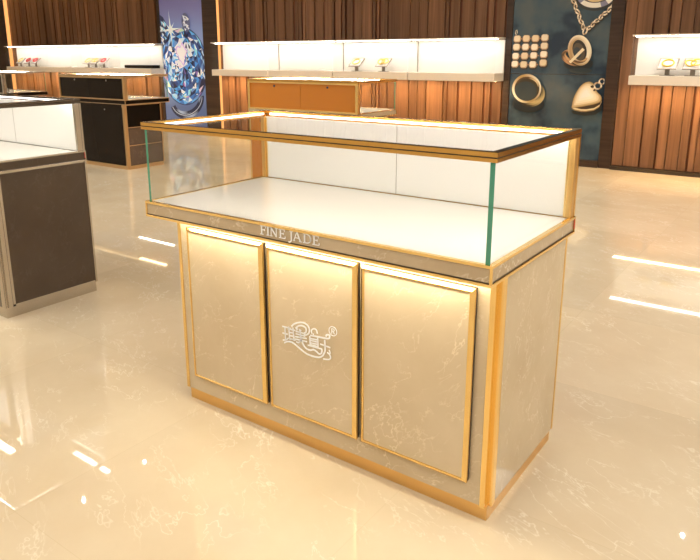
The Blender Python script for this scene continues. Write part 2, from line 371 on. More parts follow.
LOGO = [[(0.496, 0.398), (0.518, 0.399), (0.531, 0.399)], [(0.496, 0.376), (0.517, 0.377)], [(0.497, 0.353), (0.51, 0.357), (0.518, 0.364)], [(0.506, 0.398), (0.508, 0.357)], [(0.521, 0.404), (0.525, 0.361)], [(0.538, 0.404), (0.542, 0.362)], [(0.518, 0.395), (0.547, 0.397)], [(0.525, 0.385), (0.54, 0.387)], [(0.526, 0.375), (0.541, 0.376)], [(0.517, 0.364), (0.548, 0.366)], [(0.533, 0.407), (0.543, 0.417), (0.561, 0.426), (0.581, 0.43), (0.596, 0.425), (0.602, 0.414), (0.599, 0.401), (0.587, 0.392), (0.58, 0.392)], [(0.549, 0.404), (0.559, 0.414), (0.573, 0.419), (0.586, 0.417), (0.59, 0.41), (0.588, 0.401), (0.582, 0.398)], [(0.556, 0.406), (0.553, 0.399)], [(0.57, 0.404), (0.564, 0.396)], [(0.549, 0.395), (0.586, 0.396)], [(0.549, 0.387), (0.585, 0.388)], [(0.546, 0.377), (0.591, 0.382)], [(0.546, 0.369), (0.592, 0.372)], [(0.564, 0.406), (0.57, 0.372)], [(0.569, 0.372), (0.56, 0.361), (0.55, 0.361)], [(0.57, 0.374), (0.575, 0.368)], [(0.574, 0.367), (0.579, 0.357), (0.59, 0.349), (0.604, 0.348), (0.617, 0.353), (0.628, 0.35), (0.638, 0.345), (0.646, 0.35), (0.648, 0.361), (0.643, 0.364)], [(0.502, 0.345), (0.514, 0.352), (0.53, 0.355), (0.546, 0.351), (0.565, 0.342), (0.588, 0.333), (0.611, 0.331), (0.634, 0.333), (0.649, 0.341), (0.657, 0.354), (0.66, 0.364), (0.659, 0.395)], [(0.611, 0.403), (0.61, 0.413), (0.618, 0.42), (0.628, 0.419), (0.632, 0.408)], [(0.605, 0.396), (0.668, 0.402), (0.677, 0.409), (0.676, 0.415), (0.666, 0.413), (0.664, 0.407)], [(0.603, 0.393), (0.604, 0.365)], [(0.633, 0.395), (0.634, 0.366)], [(0.605, 0.386), (0.633, 0.388)], [(0.605, 0.38), (0.633, 0.381)], [(0.605, 0.372), (0.633, 0.374)], [(0.605, 0.366), (0.634, 0.367)], [(0.595, 0.362), (0.642, 0.363)], [(0.616, 0.405), (0.618, 0.397)], [(0.642, 0.378), (0.679, 0.376)], [(0.668, 0.358), (0.677, 0.353), (0.68, 0.344), (0.673, 0.337), (0.653, 0.333)], [(0.675, 0.368), (0.679, 0.357)]]
def emblem(parent):
    bm = bmesh.new()
    for s in LOGO:
        strip(bm, smooth_pts(s, 4), 0.0042 if len(s) < 6 else 0.005, 0.0893)
    o = obj('emblem', bm, 'white_print', parent, label='white emblem of four flowing Chinese characters with swirls')
    bm = bmesh.new(); cx, cz, r = 0.689, 0.430, 0.014
    strip(bm, [(cx+r*math.cos(a*math.pi/16), cz+r*math.sin(a*math.pi/16)) for a in range(33)], 0.0024, 0.0893)
    strip(bm, [(cx-.004, cz-.008), (cx-.004, cz+.008)], 0.0024, 0.0893)
    strip(bm, smooth_pts([(cx-.004, cz+.0075), (cx+.003, cz+.007), (cx+.0055, cz+.004), (cx+.003, cz+.001), (cx-.004, cz)], 3), 0.002, 0.0893)
    strip(bm, [(cx, cz), (cx+.006, cz-.008)], 0.0024, 0.0893)
    obj('registered_mark', bm, 'white_print', parent)
    return o

# ------------------------------------------------------------------ glass-topped counter (local origin at its left front floor corner)
ZT, ZB, Z2, Z3, ZP = 0.9987, 0.9767, 0.744, 0.696, 0.0417
LX, DY = 1.2, 0.5874
def counter(label, loc, rz, S):
    """S: material names for each part; local front is -y (glass side), back +y (doors)."""
    t = thing('display_counter', label, 'display counter', loc, rz)
    x0, x1, y0, y1 = 0.018, 1.180, 0.111, 0.600
    zp = S.get('plinth_h', ZP)
    box('plinth', (x0+.008, x1-.006, y0+.004, y1-.004, 0, zp), S['plinth'], t, bev=0.001)
    # carcass with notched right front corner
    bm = bmesh.new()
    poly = [(x0, y0), (1.158, y0), (1.158, y0+.016), (x1-.004, y0+.016), (x1-.004, y1), (x0, y1)]
    loops(bm, [[(a, b, zp) for a, b in poly], [(a, b, Z3) for a, b in poly]])
    bm.faces.new([v for v in bm.verts if abs(v.co.z-zp) < 1e-6][::-1]); bm.faces.new([v for v in bm.verts if abs(v.co.z-Z3) < 1e-6])
    obj('body', bm, S['body'], t)
    # corner trims
    bm = bmesh.new(); bx(bm, 1.156, 1.170, y0-.006, y0+.006, zp-.001, Z3, bev=.0015); bx(bm, 1.159, 1.172, y0+.006, y0+.0155, zp, Z3)
    bx(bm, x1-.010, x1+.003, y0+.014, y0+.034, zp-.001, Z3, bev=.0015); obj('corner_trim', bm, S['trim'], t)
    bm = bmesh.new(); bx(bm, x0-.003, x0+.010, y0-.003, y0+.010, zp, Z3, bev=.001); obj('corner_trim', bm, S['trim'], t)
    bm = bmesh.new(); bx(bm, x0-.003, x0+.012, y1-.010, y1+.002, zp, Z3, bev=.001); obj('corner_trim', bm, S['trim'], t)
    bm = bmesh.new(); bx(bm, x1-.012, x1+.001, y1-.008, y1+.002, zp, Z3, bev=.001); obj('corner_trim', bm, S['trim'], t)
    # front panels, raised, in chamfered frames
    for a, b in ((.076, .417), (.435, .769), (.784, 1.122)):
        z0, z1 = .106, .648
        p = box('front_panel', (a+.010, b-.010, .091, .111, z0+.01, z1-.01), S['panel'], t)
        bm = bmesh.new()
        prof = [(.001, .1108), (.001, .1005), (0, .1000), (0, .0935), (.007, .0875), (.0115, .0875), (.0120, .0912), (.010, .0912)]
        rl = [[(a+d, y, z0+d), (b-d, y, z0+d), (b-d, y, z1-d), (a+d, y, z1-d)] for d, y in prof]
        loops(bm, rl[:2], mi=1); loops(bm, rl[2:])  # rear part of each side coloured dark to paint the shadow beside it
        obj('panel_frame', bm, [S['trim'], 'dark'], p)
    # end panels
    for sx, xa, xb in ((0, x0-.004, x0-.0005), (1, x1-.0035, x1)):
        ys = (y0+.020, y1-.012) if sx == 0 else (y0+.036, y1-.012)
        if S.get('ends') == 'framed':
            e = box('end_panel', (xa, xb, ys[0]+.012, ys[1], zp+.010, Z3-.012), S['end'], t)
            bm = bmesh.new(); bx(bm, xa-.001, xb+.001, ys[0], ys[0]+.012, zp, Z3); bx(bm, xa-.001, xb+.001, ys[0], ys[1], zp, zp+.010)
            bx(bm, xa-.001, xb+.001, ys[0], ys[1], Z3-.012, Z3); obj('end_frame', bm, S['trim'], e)
        elif S.get('ends') == 'banded':
            for (za, zb, mm) in ((zp+.004, .255, S['end2']), (.262, .448, S['end2']), (.455, Z3-.012, S['end'])):
                box('end_panel', (xa, xb, ys[0], ys[1], za, zb), mm, t)
            for za in (.255, .448, Z3-.012): box('end_rail', (xa-.0015, xb+.0015, ys[0], ys[1], za, za+.007 if za < .6 else Z3), S['trim'], t)
        else:
            box('end_panel', (xa, xb, ys[0], ys[1], zp+.002, Z3), S['end'], t)
    # band (apron) with lips, seam and corner strips
    bm = bmesh.new(); bx(bm, .001, LX-.001, .001, DY-.001, Z3+.007, Z2-.006); obj('apron', bm, S['band'], t)
    bm = bmesh.new()
    bx(bm, -.003, LX+.003, -.003, DY+.003, Z3-.003, Z3+.0045, bev=.001); obj('lower_lip', bm, S['trim'], t)
    box('dark_seam', (.0005, LX-.0005, .0005, DY-.0005, Z3+.0045, Z3+.0075), 'dark', t)  # thin dark line between lower lip and apron
    bm = bmesh.new()
    for b in ((-.003, LX+.003, -.003, .009), (-.003, LX+.003, DY-.012, DY+.003), (-.003, .009, .009, DY-.012), (LX-.009, LX+.003, .009, DY-.012)):
        bx(bm, b[0], b[1], b[2], b[3], Z2-.006, Z2+.001)
    for cx in (0, LX):
        for cy in (0, DY): bx(bm, cx-.0028, cx+.0028, cy-.0028, cy+.0028, Z3+.0045, Z2-.006)
    obj('upper_lip', bm, S['trim'], t)
    box('deck', (.009, LX-.009, .009, .556, Z2-.006, Z2-.001), 'deck', t)
    # back frame: posts, rails, sliding doors
    for xa, xb, xi, xj in ((.002, .019, 0, 0), (LX-.019, LX-.002, 0, 0)):
        p = box('back_post', (xa, xb, DY-.034, DY-.001, Z2+.001, ZB), S['trim2'], t, bev=.002)
    bm = bmesh.new(); bx(bm, .019, LX-.019, .563, .570, Z2+.001, ZB); obj('back_lining', bm, 'white_in', t, label='white inner lining')
    box('lining_seam', (.604, .6055, .5622, .563, Z2+.001, ZB), 'grey_metal', t)
    box('lining_bead', (.019, .026, .559, .563, Z2+.001, ZB-.004), S['trim'], t)
    box('lining_bead', (LX-.026, LX-.019, .559, .563, Z2+.001, ZB-.004), S['trim'], t)
    for k, (a, b) in enumerate(((.0195, .600), (.600, LX-.0195))):
        d = box('sliding_door', (a+.0015, b-.0015, .571, .578, Z2+.006, ZB-.002), S['door'], t)
        bm = bmesh.new(); cyl(bm, (a+b)/2+(.0 if k else .0), ZB-.035, .578, .583, .009, 16, 'y'); obj('lock', bm, S['lock'], d)
    bm = bmesh.new()
    for b in ((.0005, .026, Z2+.001, ZB), (LX-.026, LX-.0005, Z2+.001, ZB), (.026, LX-.026, ZB-.012, ZB), (.026, LX-.026, Z2+.001, Z2+.007)):
        bx(bm, b[0], b[1], .5785, DY+.001, b[2], b[3])
    obj('door_frame', bm, S['trim'], t)
    if S.get('stiles'):
        for xa, xb in ((x0-.006, x0+.028), (x1-.026, x1+.004)):
            box('back_stile', (xa, xb, y1-.034, y1+.003, zp, Z3-.003), S['trim'], t)
        for xa, xb in ((-.001, .003), (LX-.003, LX+.001)):
            box('post_cap', (xa, xb, DY-.042, DY+.002, Z2+.001, ZB), S['trim'], t)
    for k, (a, b) in enumerate(((.04, .600), (.600, LX-.04))):
        d = box('cupboard_door', (a+.0015, b-.0015, .6005, .606, zp+.01, Z3-.03), S['door'], t)
        bm = bmesh.new(); cyl(bm, b-.12 if k else a+.30, Z3-.06, .606, .610, .008, 16, 'y'); obj('lock', bm, S['lock'], d)
    # top frame: rails with a groove, smoked border, LED strips, glass
    bm = bmesh.new()
    for za, zb, o in ((.9885, ZT, 0), (.9855, .9885, .002), (ZB, .9855, 0)):
        m_ = 1 if o else 0
        bx(bm, o, LX-o, o, .018, za, zb, mi=m_); bx(bm, o, LX-o, DY-.018, DY-o, za, zb, mi=m_)
        bx(bm, o, .018, .018, DY-.018, za, zb, mi=m_); bx(bm, LX-.018, LX-o, .018, DY-.018, za, zb, mi=m_)
    obj('top_frame', bm, [S['rail'], 'dark'], t)
    bm = bmesh.new()
    for b in ((.001, LX-.001, .001, .018), (.001, LX-.001, DY-.02, DY-.001), (.001, .018, .018, DY-.02), (LX-.018, LX-.001, .018, DY-.02)):
        bx(bm, *b, ZT, ZT+.0008)
    obj('top_border', bm, 'border', t)
    box('top_glass', (.0185, LX-.0185, .0185, DY-.0205, .992, .9975), 'glass_top', t)
    box('led_or_glow_strip', (.045, LX-.045, .558, .5625, .984, .9905), 'led_back', t)
    box('led_or_glow_strip', (.0185, .023, .03, .55, .984, .9905), 'led_back', t)
    box('led_or_glow_strip', (LX-.0255, LX-.0185, .03, .55, .981, .9905), 'led_white', t)
    box('led_or_glow_strip', (.03, LX-.03, .0185, .026, .979, .9905), 'led_white', t)
    # glass walls
    pane('side_glass', (.008, .018, .008, DY-.0345, Z2+.001, ZB), t, 0)
    pane('side_glass', (LX-.018, LX-.006, .006, DY-.0345, Z2+.001, ZB), t, 0)
    pane('front_glass', (.0185, LX-.0185, .008, .016, Z2+.001, ZB), t, 1)
    if S.get('apron_led', True):
        box('apron_led', (.05, 1.15, .050, .080, Z3-.009, Z3-.004), S.get('apron_led_mat', 'led_apron'), t)
    return t
GOLD = dict(plinth='gold_satin', body='stone', trim='gold', trim2='gold_satin', panel='stone', end='stone', band='band_stone', door='orange', lock='lock', rail='rail_gold')
DARK = dict(plinth='gold_soft', body='black', trim='gold_soft', trim2='gold_soft', panel='black', end='black', end2='mauve_stone', ends='banded', band='black', door='black', lock='lock_light', rail='gold_soft', apron_led=False, stiles=True)
GREY = dict(plinth='steel', body='brown_stone', trim='steel', trim2='steel_dark', panel='brown_stone', end='brown_stone', ends='framed', band='brown_stone', door='black', lock='lock_light', rail='steel_dark', plinth_h=0.052)
GREY['trim2'] = 'steel'; M['pad'] = plain('grey_white_pad', (0.62, 0.60, 0.57), 0.6)

main = counter('gold framed glass-topped jewelry counter lettered FINE JADE standing in the foreground', (0, 0, 0), 0, GOLD)
brand_lettering(main); emblem(main)
bm = bmesh.new()
for k in range(5): bx(bm, LX+.0005, LX+.004, DY-.006, DY-.003, .7085+k*.0062, .7085+k*.0062+.0036)
obj('red_marking', bm, 'red', main, label='tiny red vertical lettering')
grey = counter('brown counter with steel edges and white lit case, cut by the left edge', (-2.42, 0, 0), 0, GREY)
bm = bmesh.new()
for k in range(5): bx(bm, LX+.0005, LX+.004, DY-.006, DY-.003, .7085+k*.0062, .7085+k*.0062+.0036)
obj('red_marking', bm, 'red', grey, label='tiny red vertical lettering')
PI = math.pi
counter('black-doored counter with bronze gold frame seen from behind, before the blue diamond poster', (-4.29, 3.695, 0), PI, DARK)
counter('counter with orange back doors and gold frame behind the foreground counter', (-1.31, 3.695, 0), PI, GOLD)
STEELB = dict(DARK); STEELB.update(plinth='steel', trim='steel', trim2='steel', rail='steel', ends='framed', end='brown_stone')
counter('steel framed glass case counter at the left edge behind the brown counter', (-6.73, 3.695, 0), PI, STEELB)

# ------------------------------------------------------------------ wall-hung lit cases, one unit 1.16 m wide
def wall_case(label, x):
    t = thing('wall_display_case', label, 'display case', (x, 5.87, 0), group='lit cases hung along the slatted wall')
    W, D = 1.119, 0.245
    box('tray', (.001, W-.001, 0, D+.02, .903, .992), 'tray', t, bev=.002)
    box('back_panel', (.001, W-.001, D, D+.02, .9925, 1.36), 'wall_white', t)
    p = box('top_cover', (.001, W-.001, 0, D+.02, 1.372, 1.386), 'tray', t)
    box('led_or_glow_strip', (.02, W-.02, .06, .10, 1.366, 1.3715), 'led_case', t)
    bm = bmesh.new(); bx(bm, .0015, W-.0015, .006, .012, .9925, 1.371)
    obj('front_glass', bm, ['glass_top'], t)
    bm = bmesh.new(); bx(bm, .002, .006, .013, D-.001, .9925, 1.371); obj('side_glass', bm, ['glass_top'], t)
    box('underside_lamp', (.01, W-.01, .04, .10, .9020, .9029), 'led_under', t)
    return t
pos = ['first from the left end', 'second from the left end', 'third from the left end', 'last before the blue diamond poster']
pos2 = ['first right of the blue diamond poster', 'second right of the blue diamond poster', 'third from the blue diamond poster, with two stands', 'last before the gold jewelry poster, empty']
proto = wall_case('white lit wall case %s, on the far left wall' % pos[0], -11.77)
def case_copy(lab, x):
    c = copy_tree(proto); c['label'] = lab; c.location.x = x
for k in range(1, 4): case_copy('white lit wall case on the far left wall, %s' % pos[k], -11.77+k*1.120)
for k in range(4): case_copy('white lit wall case, %s' % pos2[k], -5.887+k*1.134)
case_copy('white lit wall case at the right edge, right of the gold jewelry poster', 0.057)
case_copy('white lit wall case continuing past the right edge of the picture', 0.057+1.137)

TZ = 0.9935
def stand():
    t = thing('jewelry_stand', '', 'jewelry stand', (0, 0, 0))
    bm = bmesh.new(); bx(bm, -.065, .065, -.03, .03, 0, .006, bev=.001); obj('base', bm, 'grey_metal', t)
    bm = bmesh.new(); bx(bm, -.022, .022, -.008, .008, .006, .095); obj('stem', bm, 'grey_metal', t)
    bm = bmesh.new(); bx(bm, -.088, .088, -.08, .08, -.006, .005, bev=.001)
    bmesh.ops.transform(bm, matrix=Matrix.Translation((0, .0, .112)) @ Matrix.Rotation(math.radians(38), 4, 'X'), verts=bm.verts)
    p = obj('plate', bm, 'grey_metal', t)
    bm = bmesh.new(); bx(bm, -.077, .077, -.068, .068, .005, .0065)
    bmesh.ops.transform(bm, matrix=Matrix.Translation((0, .0, .112)) @ Matrix.Rotation(math.radians(38), 4, 'X'), verts=bm.verts)
    obj('pad', bm, 'pad', p)
    return t
ROT = Matrix.Translation((0, 0, .112)) @ Matrix.Rotation(math.radians(38), 4, 'X')
def bracelet_mesh(kind):
    bm = bmesh.new(); h = .013
    if kind == 'ring':
        tube(bm, [(0.052*math.cos(a*PI/14), .050*math.sin(a*PI/14), h) for a in range(28)], .0065, 8, True)
    elif kind == 'double':
        for cx, ph in ((-.024, 0), (.024, 1)):
            tube(bm, [(cx+.046*math.cos(a*PI/14), .044*math.sin(a*PI/14), h+.005+.006*math.cos(a*PI/7*1+ph*PI)) for a in range(28)], .006, 8, True)
    else:
        rnd = random.Random(3)
        for a in range(16):
            an = a*PI/8; r = .045
            bmesh.ops.create_icosphere(bm, subdivisions=2, radius=.0115, matrix=Matrix.Translation((r*1.2*math.cos(an), r*math.sin(an)+.004, h+.0054)))
    bmesh.ops.transform(bm, matrix=ROT, verts=bm.verts)
    return bm
st0 = stand(); used = False
meshes = {}
def place(x, kind, slab, blab):
    global used
    s = st0 if not used else copy_tree(st0); used = True
    s['label'] = slab; s['group'] = 'tilted jewelry stands in the wall cases'; s.location = (x, 5.99, TZ)
    b = obj({'ring': 'bangle', 'double': 'twin_bangles', 'red': 'bead_bracelet'}[kind], bracelet_mesh(kind), 'red' if kind == 'red' else 'yellow', smooth=True)
    b.location = (x, 5.99, TZ); tag(b, blab, 'bracelet')
place(-3.323, 'ring', 'left one of the two tilted stands in the case above the orange counter', 'thin gold bangle on the left stand above the orange counter')
place(-2.909, 'double', 'right one of the two tilted stands in the case above the orange counter', 'gold twisted bracelet on the right stand above the orange counter')
place(.385, 'ring', 'left one of the two tilted stands at the right edge', 'single round gold bangle on the left stand at the right edge')
place(.61, 'double', 'right one of the two tilted stands at the right edge', 'interlaced gold bracelet on the stand nearest the right edge')
place(-11.42, 'ring', 'leftmost tilted stand in the far left wall case', 'gold bangle on the leftmost stand in the far left case')
place(-11.13, 'red', 'second tilted stand from the left end in the far left wall case', 'red bead bracelet on the second stand in the far left case')
place(-10.88, 'red', 'third tilted stand from the left end in the far left wall case', 'red bead bracelet on the third stand in the far left case')
place(-9.17, 'ring', 'first of three tilted stands in the case above the black-doored counter', 'gold bangle on the left of three stands above the black-doored counter')
place(-8.95, 'double', 'middle of three tilted stands in the case above the black-doored counter', 'gold bracelet on the middle of three stands above the black-doored counter')
place(-8.71, 'red', 'last of three tilted stands in the case above the black-doored counter', 'red bead bracelet on the right of three stands above the black-doored counter')
def low_tray(x0, x1, lab):
    t = thing('jewelry_tray', lab, 'tray', ((x0+x1)/2, 6.0, TZ), group='low flat jewelry trays')
    h = (x1-x0)/2
    bm = bmesh.new(); bx(bm, -h, h, -.06, .06, 0, .008)
    for b in ((-h, h, -.06, -.054), (-h, h, .054, .06), (-h, -h+.006, -.054, .054), (h-.006, h, -.054, .054)): bx(bm, *b, .008, .018)
    obj('tray_body', bm, 'wall_white', t)
    bm = bmesh.new(); bx(bm, -h+.006, h-.006, -.054, .054, .008, .014); obj('pad', bm, 'cream', t)
low_tray(-4.46, -3.90, 'low flat cream jewelry tray in the second case right of the blue diamond poster')
low_tray(-10.0, -9.62, 'low flat cream jewelry tray in the second case of the far left wall')
tag(box('riser', (-8.10, -7.34, 5.96, 6.09, TZ, 1.045), 'black', bev=.003), 'long low black riser in the case next to the blue diamond poster', 'riser')

# ------------------------------------------------------------------ posters
class Art:
    """Flat printed picture: coloured polygons in the x-z plane, each layer a hair nearer the room."""
    def __init__(s, y, clip):
        s.v, s.f, s.c, s.y, s.n, s.clip = [], [], [], y, 0, clip
    def poly(s, pts, col, layer=None):
        x0, x1, z0, z1 = s.clip
        def cut(P, ax, val, keep_gt):
            out = []
            for i in range(len(P)):
                a, b = P[i-1], P[i]; ia = (a[ax] >= val) == keep_gt; ib = (b[ax] >= val) == keep_gt
                if ia != ib:
                    t = (val-a[ax])/(b[ax]-a[ax]); out.append((a[0]+t*(b[0]-a[0]), a[1]+t*(b[1]-a[1])))
                if ib: out.append(b)
            return out
        P = list(pts)
        for ax, val, g in ((0, x0, True), (0, x1, False), (1, z0, True), (1, z1, False)):
            P = cut(P, ax, val, g)
            if len(P) < 3: return
        s.n += 1; yy = s.y - (layer if layer is not None else s.n)*0.00002
        i = len(s.v); s.v += [(a, yy, b) for a, b in P]; s.f.append(list(range(i, i+len(P)))); s.c.append(col)
    def ell(s, cx, cz, rx, rz, col, n=40, rot=0):
        c, q = math.cos(rot), math.sin(rot)
        s.poly([(cx+rx*math.cos(a)*c-rz*math.sin(a)*q, cz+rx*math.cos(a)*q+rz*math.sin(a)*c) for a in (2*PI*k/n for k in range(n))], col)
    def ring(s, cx, cz, rx, rz, wd, fcol, n=48, rot=0, a0=0, a1=2*PI, wf=None):
        c, q = math.cos(rot), math.sin(rot); s.n += 1; lay = s.n
        def P(a, k): return (cx+(rx-k)*math.cos(a)*c-(rz-k)*math.sin(a)*q, cz+(rx-k)*math.cos(a)*q+(rz-k)*math.sin(a)*c)
        for k in range(n):
            a, b = a0+(a1-a0)*k/n, a0+(a1-a0)*(k+1)/n
            wa = wd*(wf(a) if wf else 1); wb = wd*(wf(b) if wf else 1)
            for j in range(3):
                s.poly([P(a, wa*j/3), P(b, wb*j/3), P(b, wb*(j+1)/3), P(a, wa*(j+1)/3)], fcol((a+b)/2, j), lay)
    def build(s, name, mat, parent, **kw):
        me = bpy.data.meshes.new(name); me.from_pydata(s.v, [], s.f)
        at = me.color_attributes.new('print', 'FLOAT_COLOR', 'CORNER')
        for p, c in zip(me.polygons, s.c):
            for li in p.loop_indices: at.data[li].color = (*c, 1)
        me.materials.append(M[mat]); o = bpy.data.objects.new(name, me); COL.objects.link(o); o.parent = parent
        for k, v in kw.items(): o[k] = v
        return o
def lerp(a, b, t): return tuple(a[i]+(b[i]-a[i])*t for i in range(3))

def poster_board(label, name, x0, x1, z0, z1, mat):
    t = thing(name, label, 'poster', ((x0+x1)/2, 6.165, z0))
    return t
# -- jewelry poster
m, nt, b = new_mat('teal_cloud_print'); Lk = nt.links.new
tc = nt.nodes.new('ShaderNodeTexCoord'); n = nt.nodes.new('ShaderNodeTexNoise'); n.inputs['Scale'].default_value = 3.2; n.inputs['Detail'].default_value = 3
Lk(tc.outputs['Object'], n.inputs['Vector']); cr = nt.nodes.new('ShaderNodeValToRGB'); Lk(n.outputs[0], cr.inputs[0])
cr.color_ramp.elements[0].position = .36; cr.color_ramp.elements[0].color = (.018, .036, .066, 1)
cr.color_ramp.elements[1].position = .66; cr.color_ramp.elements[1].color = (.085, .112, .125, 1)
e = cr.color_ramp.elements.new(.5); e.color = (.050, .088, .120, 1)
Lk(cr.outputs[0], b.inputs['Base Color']); b.inputs['Roughness'].default_value = .18; M['teal'] = m
j = poster_board('dark teal poster of gold ring, heart, knot pendant and square links', 'jewelry_poster', -1.292, -.236, .08, CEIL-.01, 'teal')
def in_poster(o, t):
    o.matrix_parent_inverse = Matrix.Translation(-t.location); return o
in_poster(box('board', (-1.292, -.236, 6.15, 6.19, .076, CEIL-.005), 'teal', j), j)
in_poster(box('panel_joint', (-1.292, -.236, 6.148, 6.1499, .985, .990), 'steel_dark', j), j)
A = Art(6.1495, (-1.291, -.237, .077, 2.9))
G0, G1, G2, G3 = (1.0, .92, .74), (.62, .42, .20), (.20, .10, .03), (.03, .018, .008)
def gold_shade(ph, k=1.0):
    def f(a, jj):
        v = .5+.5*math.sin(2*(a)+ph); v = v*.65+.35*(.5+.5*math.cos(5*a+ph*2)); v = max(0, min(1, v))
        if jj == 1: v = min(1, v+.2)
        return lerp(G2, G0, v) if v > .3 else lerp(G3, G1, v/.3)
    return f
# square links 4 x 4
rnd = random.Random(5)
for r in range(4):
    for c in range(4):
        cx = -1.235+c*.105+(.004*r if c == 3 else 0)-.004*r; cz = 1.368-r*.092+(.012 if c == 3 else 0)+rnd.uniform(-.004, .004)
        hw, hh = .042, .038
        def rr(sc, dx=0, dz=0): return [(cx+dx+sc*a*hw, cz+dz+sc*b_*hh) for a, b_ in ((-1, -.55), (-.6, -1), (.6, -1), (1, -.55), (1, .6), (.6, 1), (-.6, 1), (-1, .55))]
        A.poly(rr(1.18, .004, -.012), (.012, .010, .010)); A.poly(rr(1.0), (.55, .36, .20)); A.poly(rr(.82, -.002, .004), lerp((1.0, .93, .78), (.82, .66, .44), rnd.random()))
        if c < 3: A.ell(cx+.052, cz, .008, .008, (.45, .22, .1), 10)
A.ring(-1.25, 1.44, .014, .028, .008, gold_shade(.3), 16)
# medallion at the top
A.ell(-.40, 1.77, .215, .130, (.008, .014, .02)); A.ell(-.405, 1.80, .20, .135, (.10, .085, .10)); 
A.ring(-.405, 1.80, .195, .130, .048, lambda a, jj: (.92, .88, .80) if int(a*2.4) % 4 else (.25, .25, .38), 60)
A.ell(-.405, 1.81, .130, .082, (.75, .60, .30)); A.ell(-.41, 1.82, .09, .055, (.92, .84, .60))
# chain
def chain(p0, p1, k):
    for i in range(k):
        t_ = (i+.5)/k; cx = p0[0]+(p1[0]-p0[0])*t_; cz = p0[1]+(p1[1]-p0[1])*t_
        an = math.atan2(p1[1]-p0[1], p1[0]-p0[0]); ln = math.dist(p0, p1)/k
        A.ell(cx+.004, cz-.014, ln*.62, .026, (.008, .01, .012), 14, an)
        A.ring(cx, cz, ln*.64, .022, .016, gold_shade(i*1.3), 14, an+(.35 if i % 2 else -.35))
chain((-.67, 1.82), (-.50, 1.455), 7); chain((-.47, 1.45), (-.20, 1.70), 7)
# knot pendant
A.ell(-.53, 1.10, .155, .07, (.010, .016, .02)); A.ell(-.50, 1.03, .12, .03, (.02, .035, .045))
A.ring(-.485, 1.44, .028, .045, .017, gold_shade(1.0), 20, -.3); A.ring(-.515, 1.365, .03, .028, .013, gold_shade(2.0), 20)
A.ring(-.575, 1.165, .145, .085, .035, lambda a, jj: lerp(G3, (.62, .34, .16), .5+.5*math.sin(3*a+1+jj)), 44, -.25)
A.ell(-.55, 1.165, .07, .03, (.10, .03, .03), 20, -.2)
A.ell(-.52, 1.235, .125, .165, (.02, .018, .018), 44, .35)
A.ring(-.525, 1.24, .122, .162, .050, lambda a, jj: lerp((.95, .88, .70), (.50, .32, .14), .5-.5*math.sin(a+.9+jj*.7)), 60, .35)
A.ell(-.53, 1.225, .060, .095, (.10, .075, .05), 30, .35); A.ell(-.545, 1.215, .04, .06, (.035, .05, .06), 30, .35)
A.ring(-.565, 1.185, .135, .075, .028, lambda a, jj: lerp((.10, .05, .02), (.72, .45, .22), max(0, .5+.5*math.sin(3*a+1+jj))), 44, -.25, PI*.9, PI*2.05)
A.poly([(-.63, 1.12), (-.605, 1.105), (-.47, 1.245), (-.495, 1.265)], (.92, .80, .56))
# ring
A.ell(-1.05, .66, .185, .10, (.008, .013, .018)); 
A.ring(-1.04, .775, .175, .150, .060, lambda a, jj: lerp(G3, (.60, .46, .20), max(0, .4+.6*math.sin(2*a+2+jj*.8))), 56, -.15)
A.ell(-1.08, .825, .165, .155, (.70, .55, .27), 48, -.1)
A.ring(-1.08, .825, .170, .160, .028, lambda a, jj: lerp((.98, .92, .74), (.50, .34, .13), .5-.5*math.sin(a*2+.4)), 60, -.1)
A.ell(-1.075, .823, .145, .134, (.05, .032, .014), 48, -.1); A.ell(-1.085, .800, .128, .105, (.030, .045, .052), 40, -.1)
A.ring(-1.07, .845, .142, .112, .022, lambda a, jj: lerp((.10, .05, .02), (.80, .62, .34), max(0, math.sin(a*2.0))), 40, -.1, .2, 2.9)
# heart
def heart(cx, cz, s_, rot, col, sq=1.0, dx=0, dz=0):
    pts = []
    for k in range(48):
        a = 2*PI*k/48; x = 16*math.sin(a)**3/17; z = (13*math.cos(a)-5*math.cos(2*a)-2*math.cos(3*a)-math.cos(4*a))/17
        x *= sq; c_, q_ = math.cos(rot), math.sin(rot); pts.append((cx+dx+s_*(x*c_-z*q_), cz+dz+s_*(x*q_+z*c_)))
    A.poly(pts, col)
A.poly([(-0.561, 0.603), (-0.533, 0.57), (-0.413, 0.555), (-0.299, 0.573), (-0.237, 0.617), (-0.235, 0.683), (-0.257, 0.663), (-0.319, 0.622), (-0.451, 0.608)], (.012, .016, .018))
HO = smooth_pts([(-0.558, 0.633), (-0.545, 0.73), (-0.518, 0.803), (-0.481, 0.866), (-0.434, 0.905), (-0.386, 0.916), (-0.346, 0.897), (-0.32, 0.861), (-0.313, 0.829), (-0.289, 0.8), (-0.259, 0.773), (-0.248, 0.74), (-0.261, 0.707), (-0.324, 0.68), (-0.422, 0.656), (-0.504, 0.639), (-.558, .633)], 3)[:-1]
RI = [(-0.558, 0.637), (-0.52, 0.618), (-0.455, 0.607), (-0.401, 0.608), (-0.32, 0.625), (-0.266, 0.662), (-0.245, 0.72), (-0.324, 0.685), (-0.455, 0.651)]
A.poly([(a, b_-.012) for a, b_ in RI], (.30, .20, .08)); A.poly(RI, (.80, .68, .42)); A.poly([(a+.004, b_+.017) for a, b_ in RI], (.05, .03, .015))
hx, hz = -.41, .77
for k_, c_ in ((1.0, (.42, .28, .11)), (.93, (.62, .46, .24)), (.82, (.84, .70, .46)), (.68, (.95, .84, .62)), (.50, (1, .93, .76)), (.3, (1, .97, .86))):
    A.poly([(hx+(a-hx)*k_-.012*(1-k_), hz+(b_-hz)*k_+.02*(1-k_)) for a, b_ in HO], c_)
A.poly([(-.345, .83), (-.325, .845), (-.318, .825), (-.335, .815)], (.06, .03, .02))
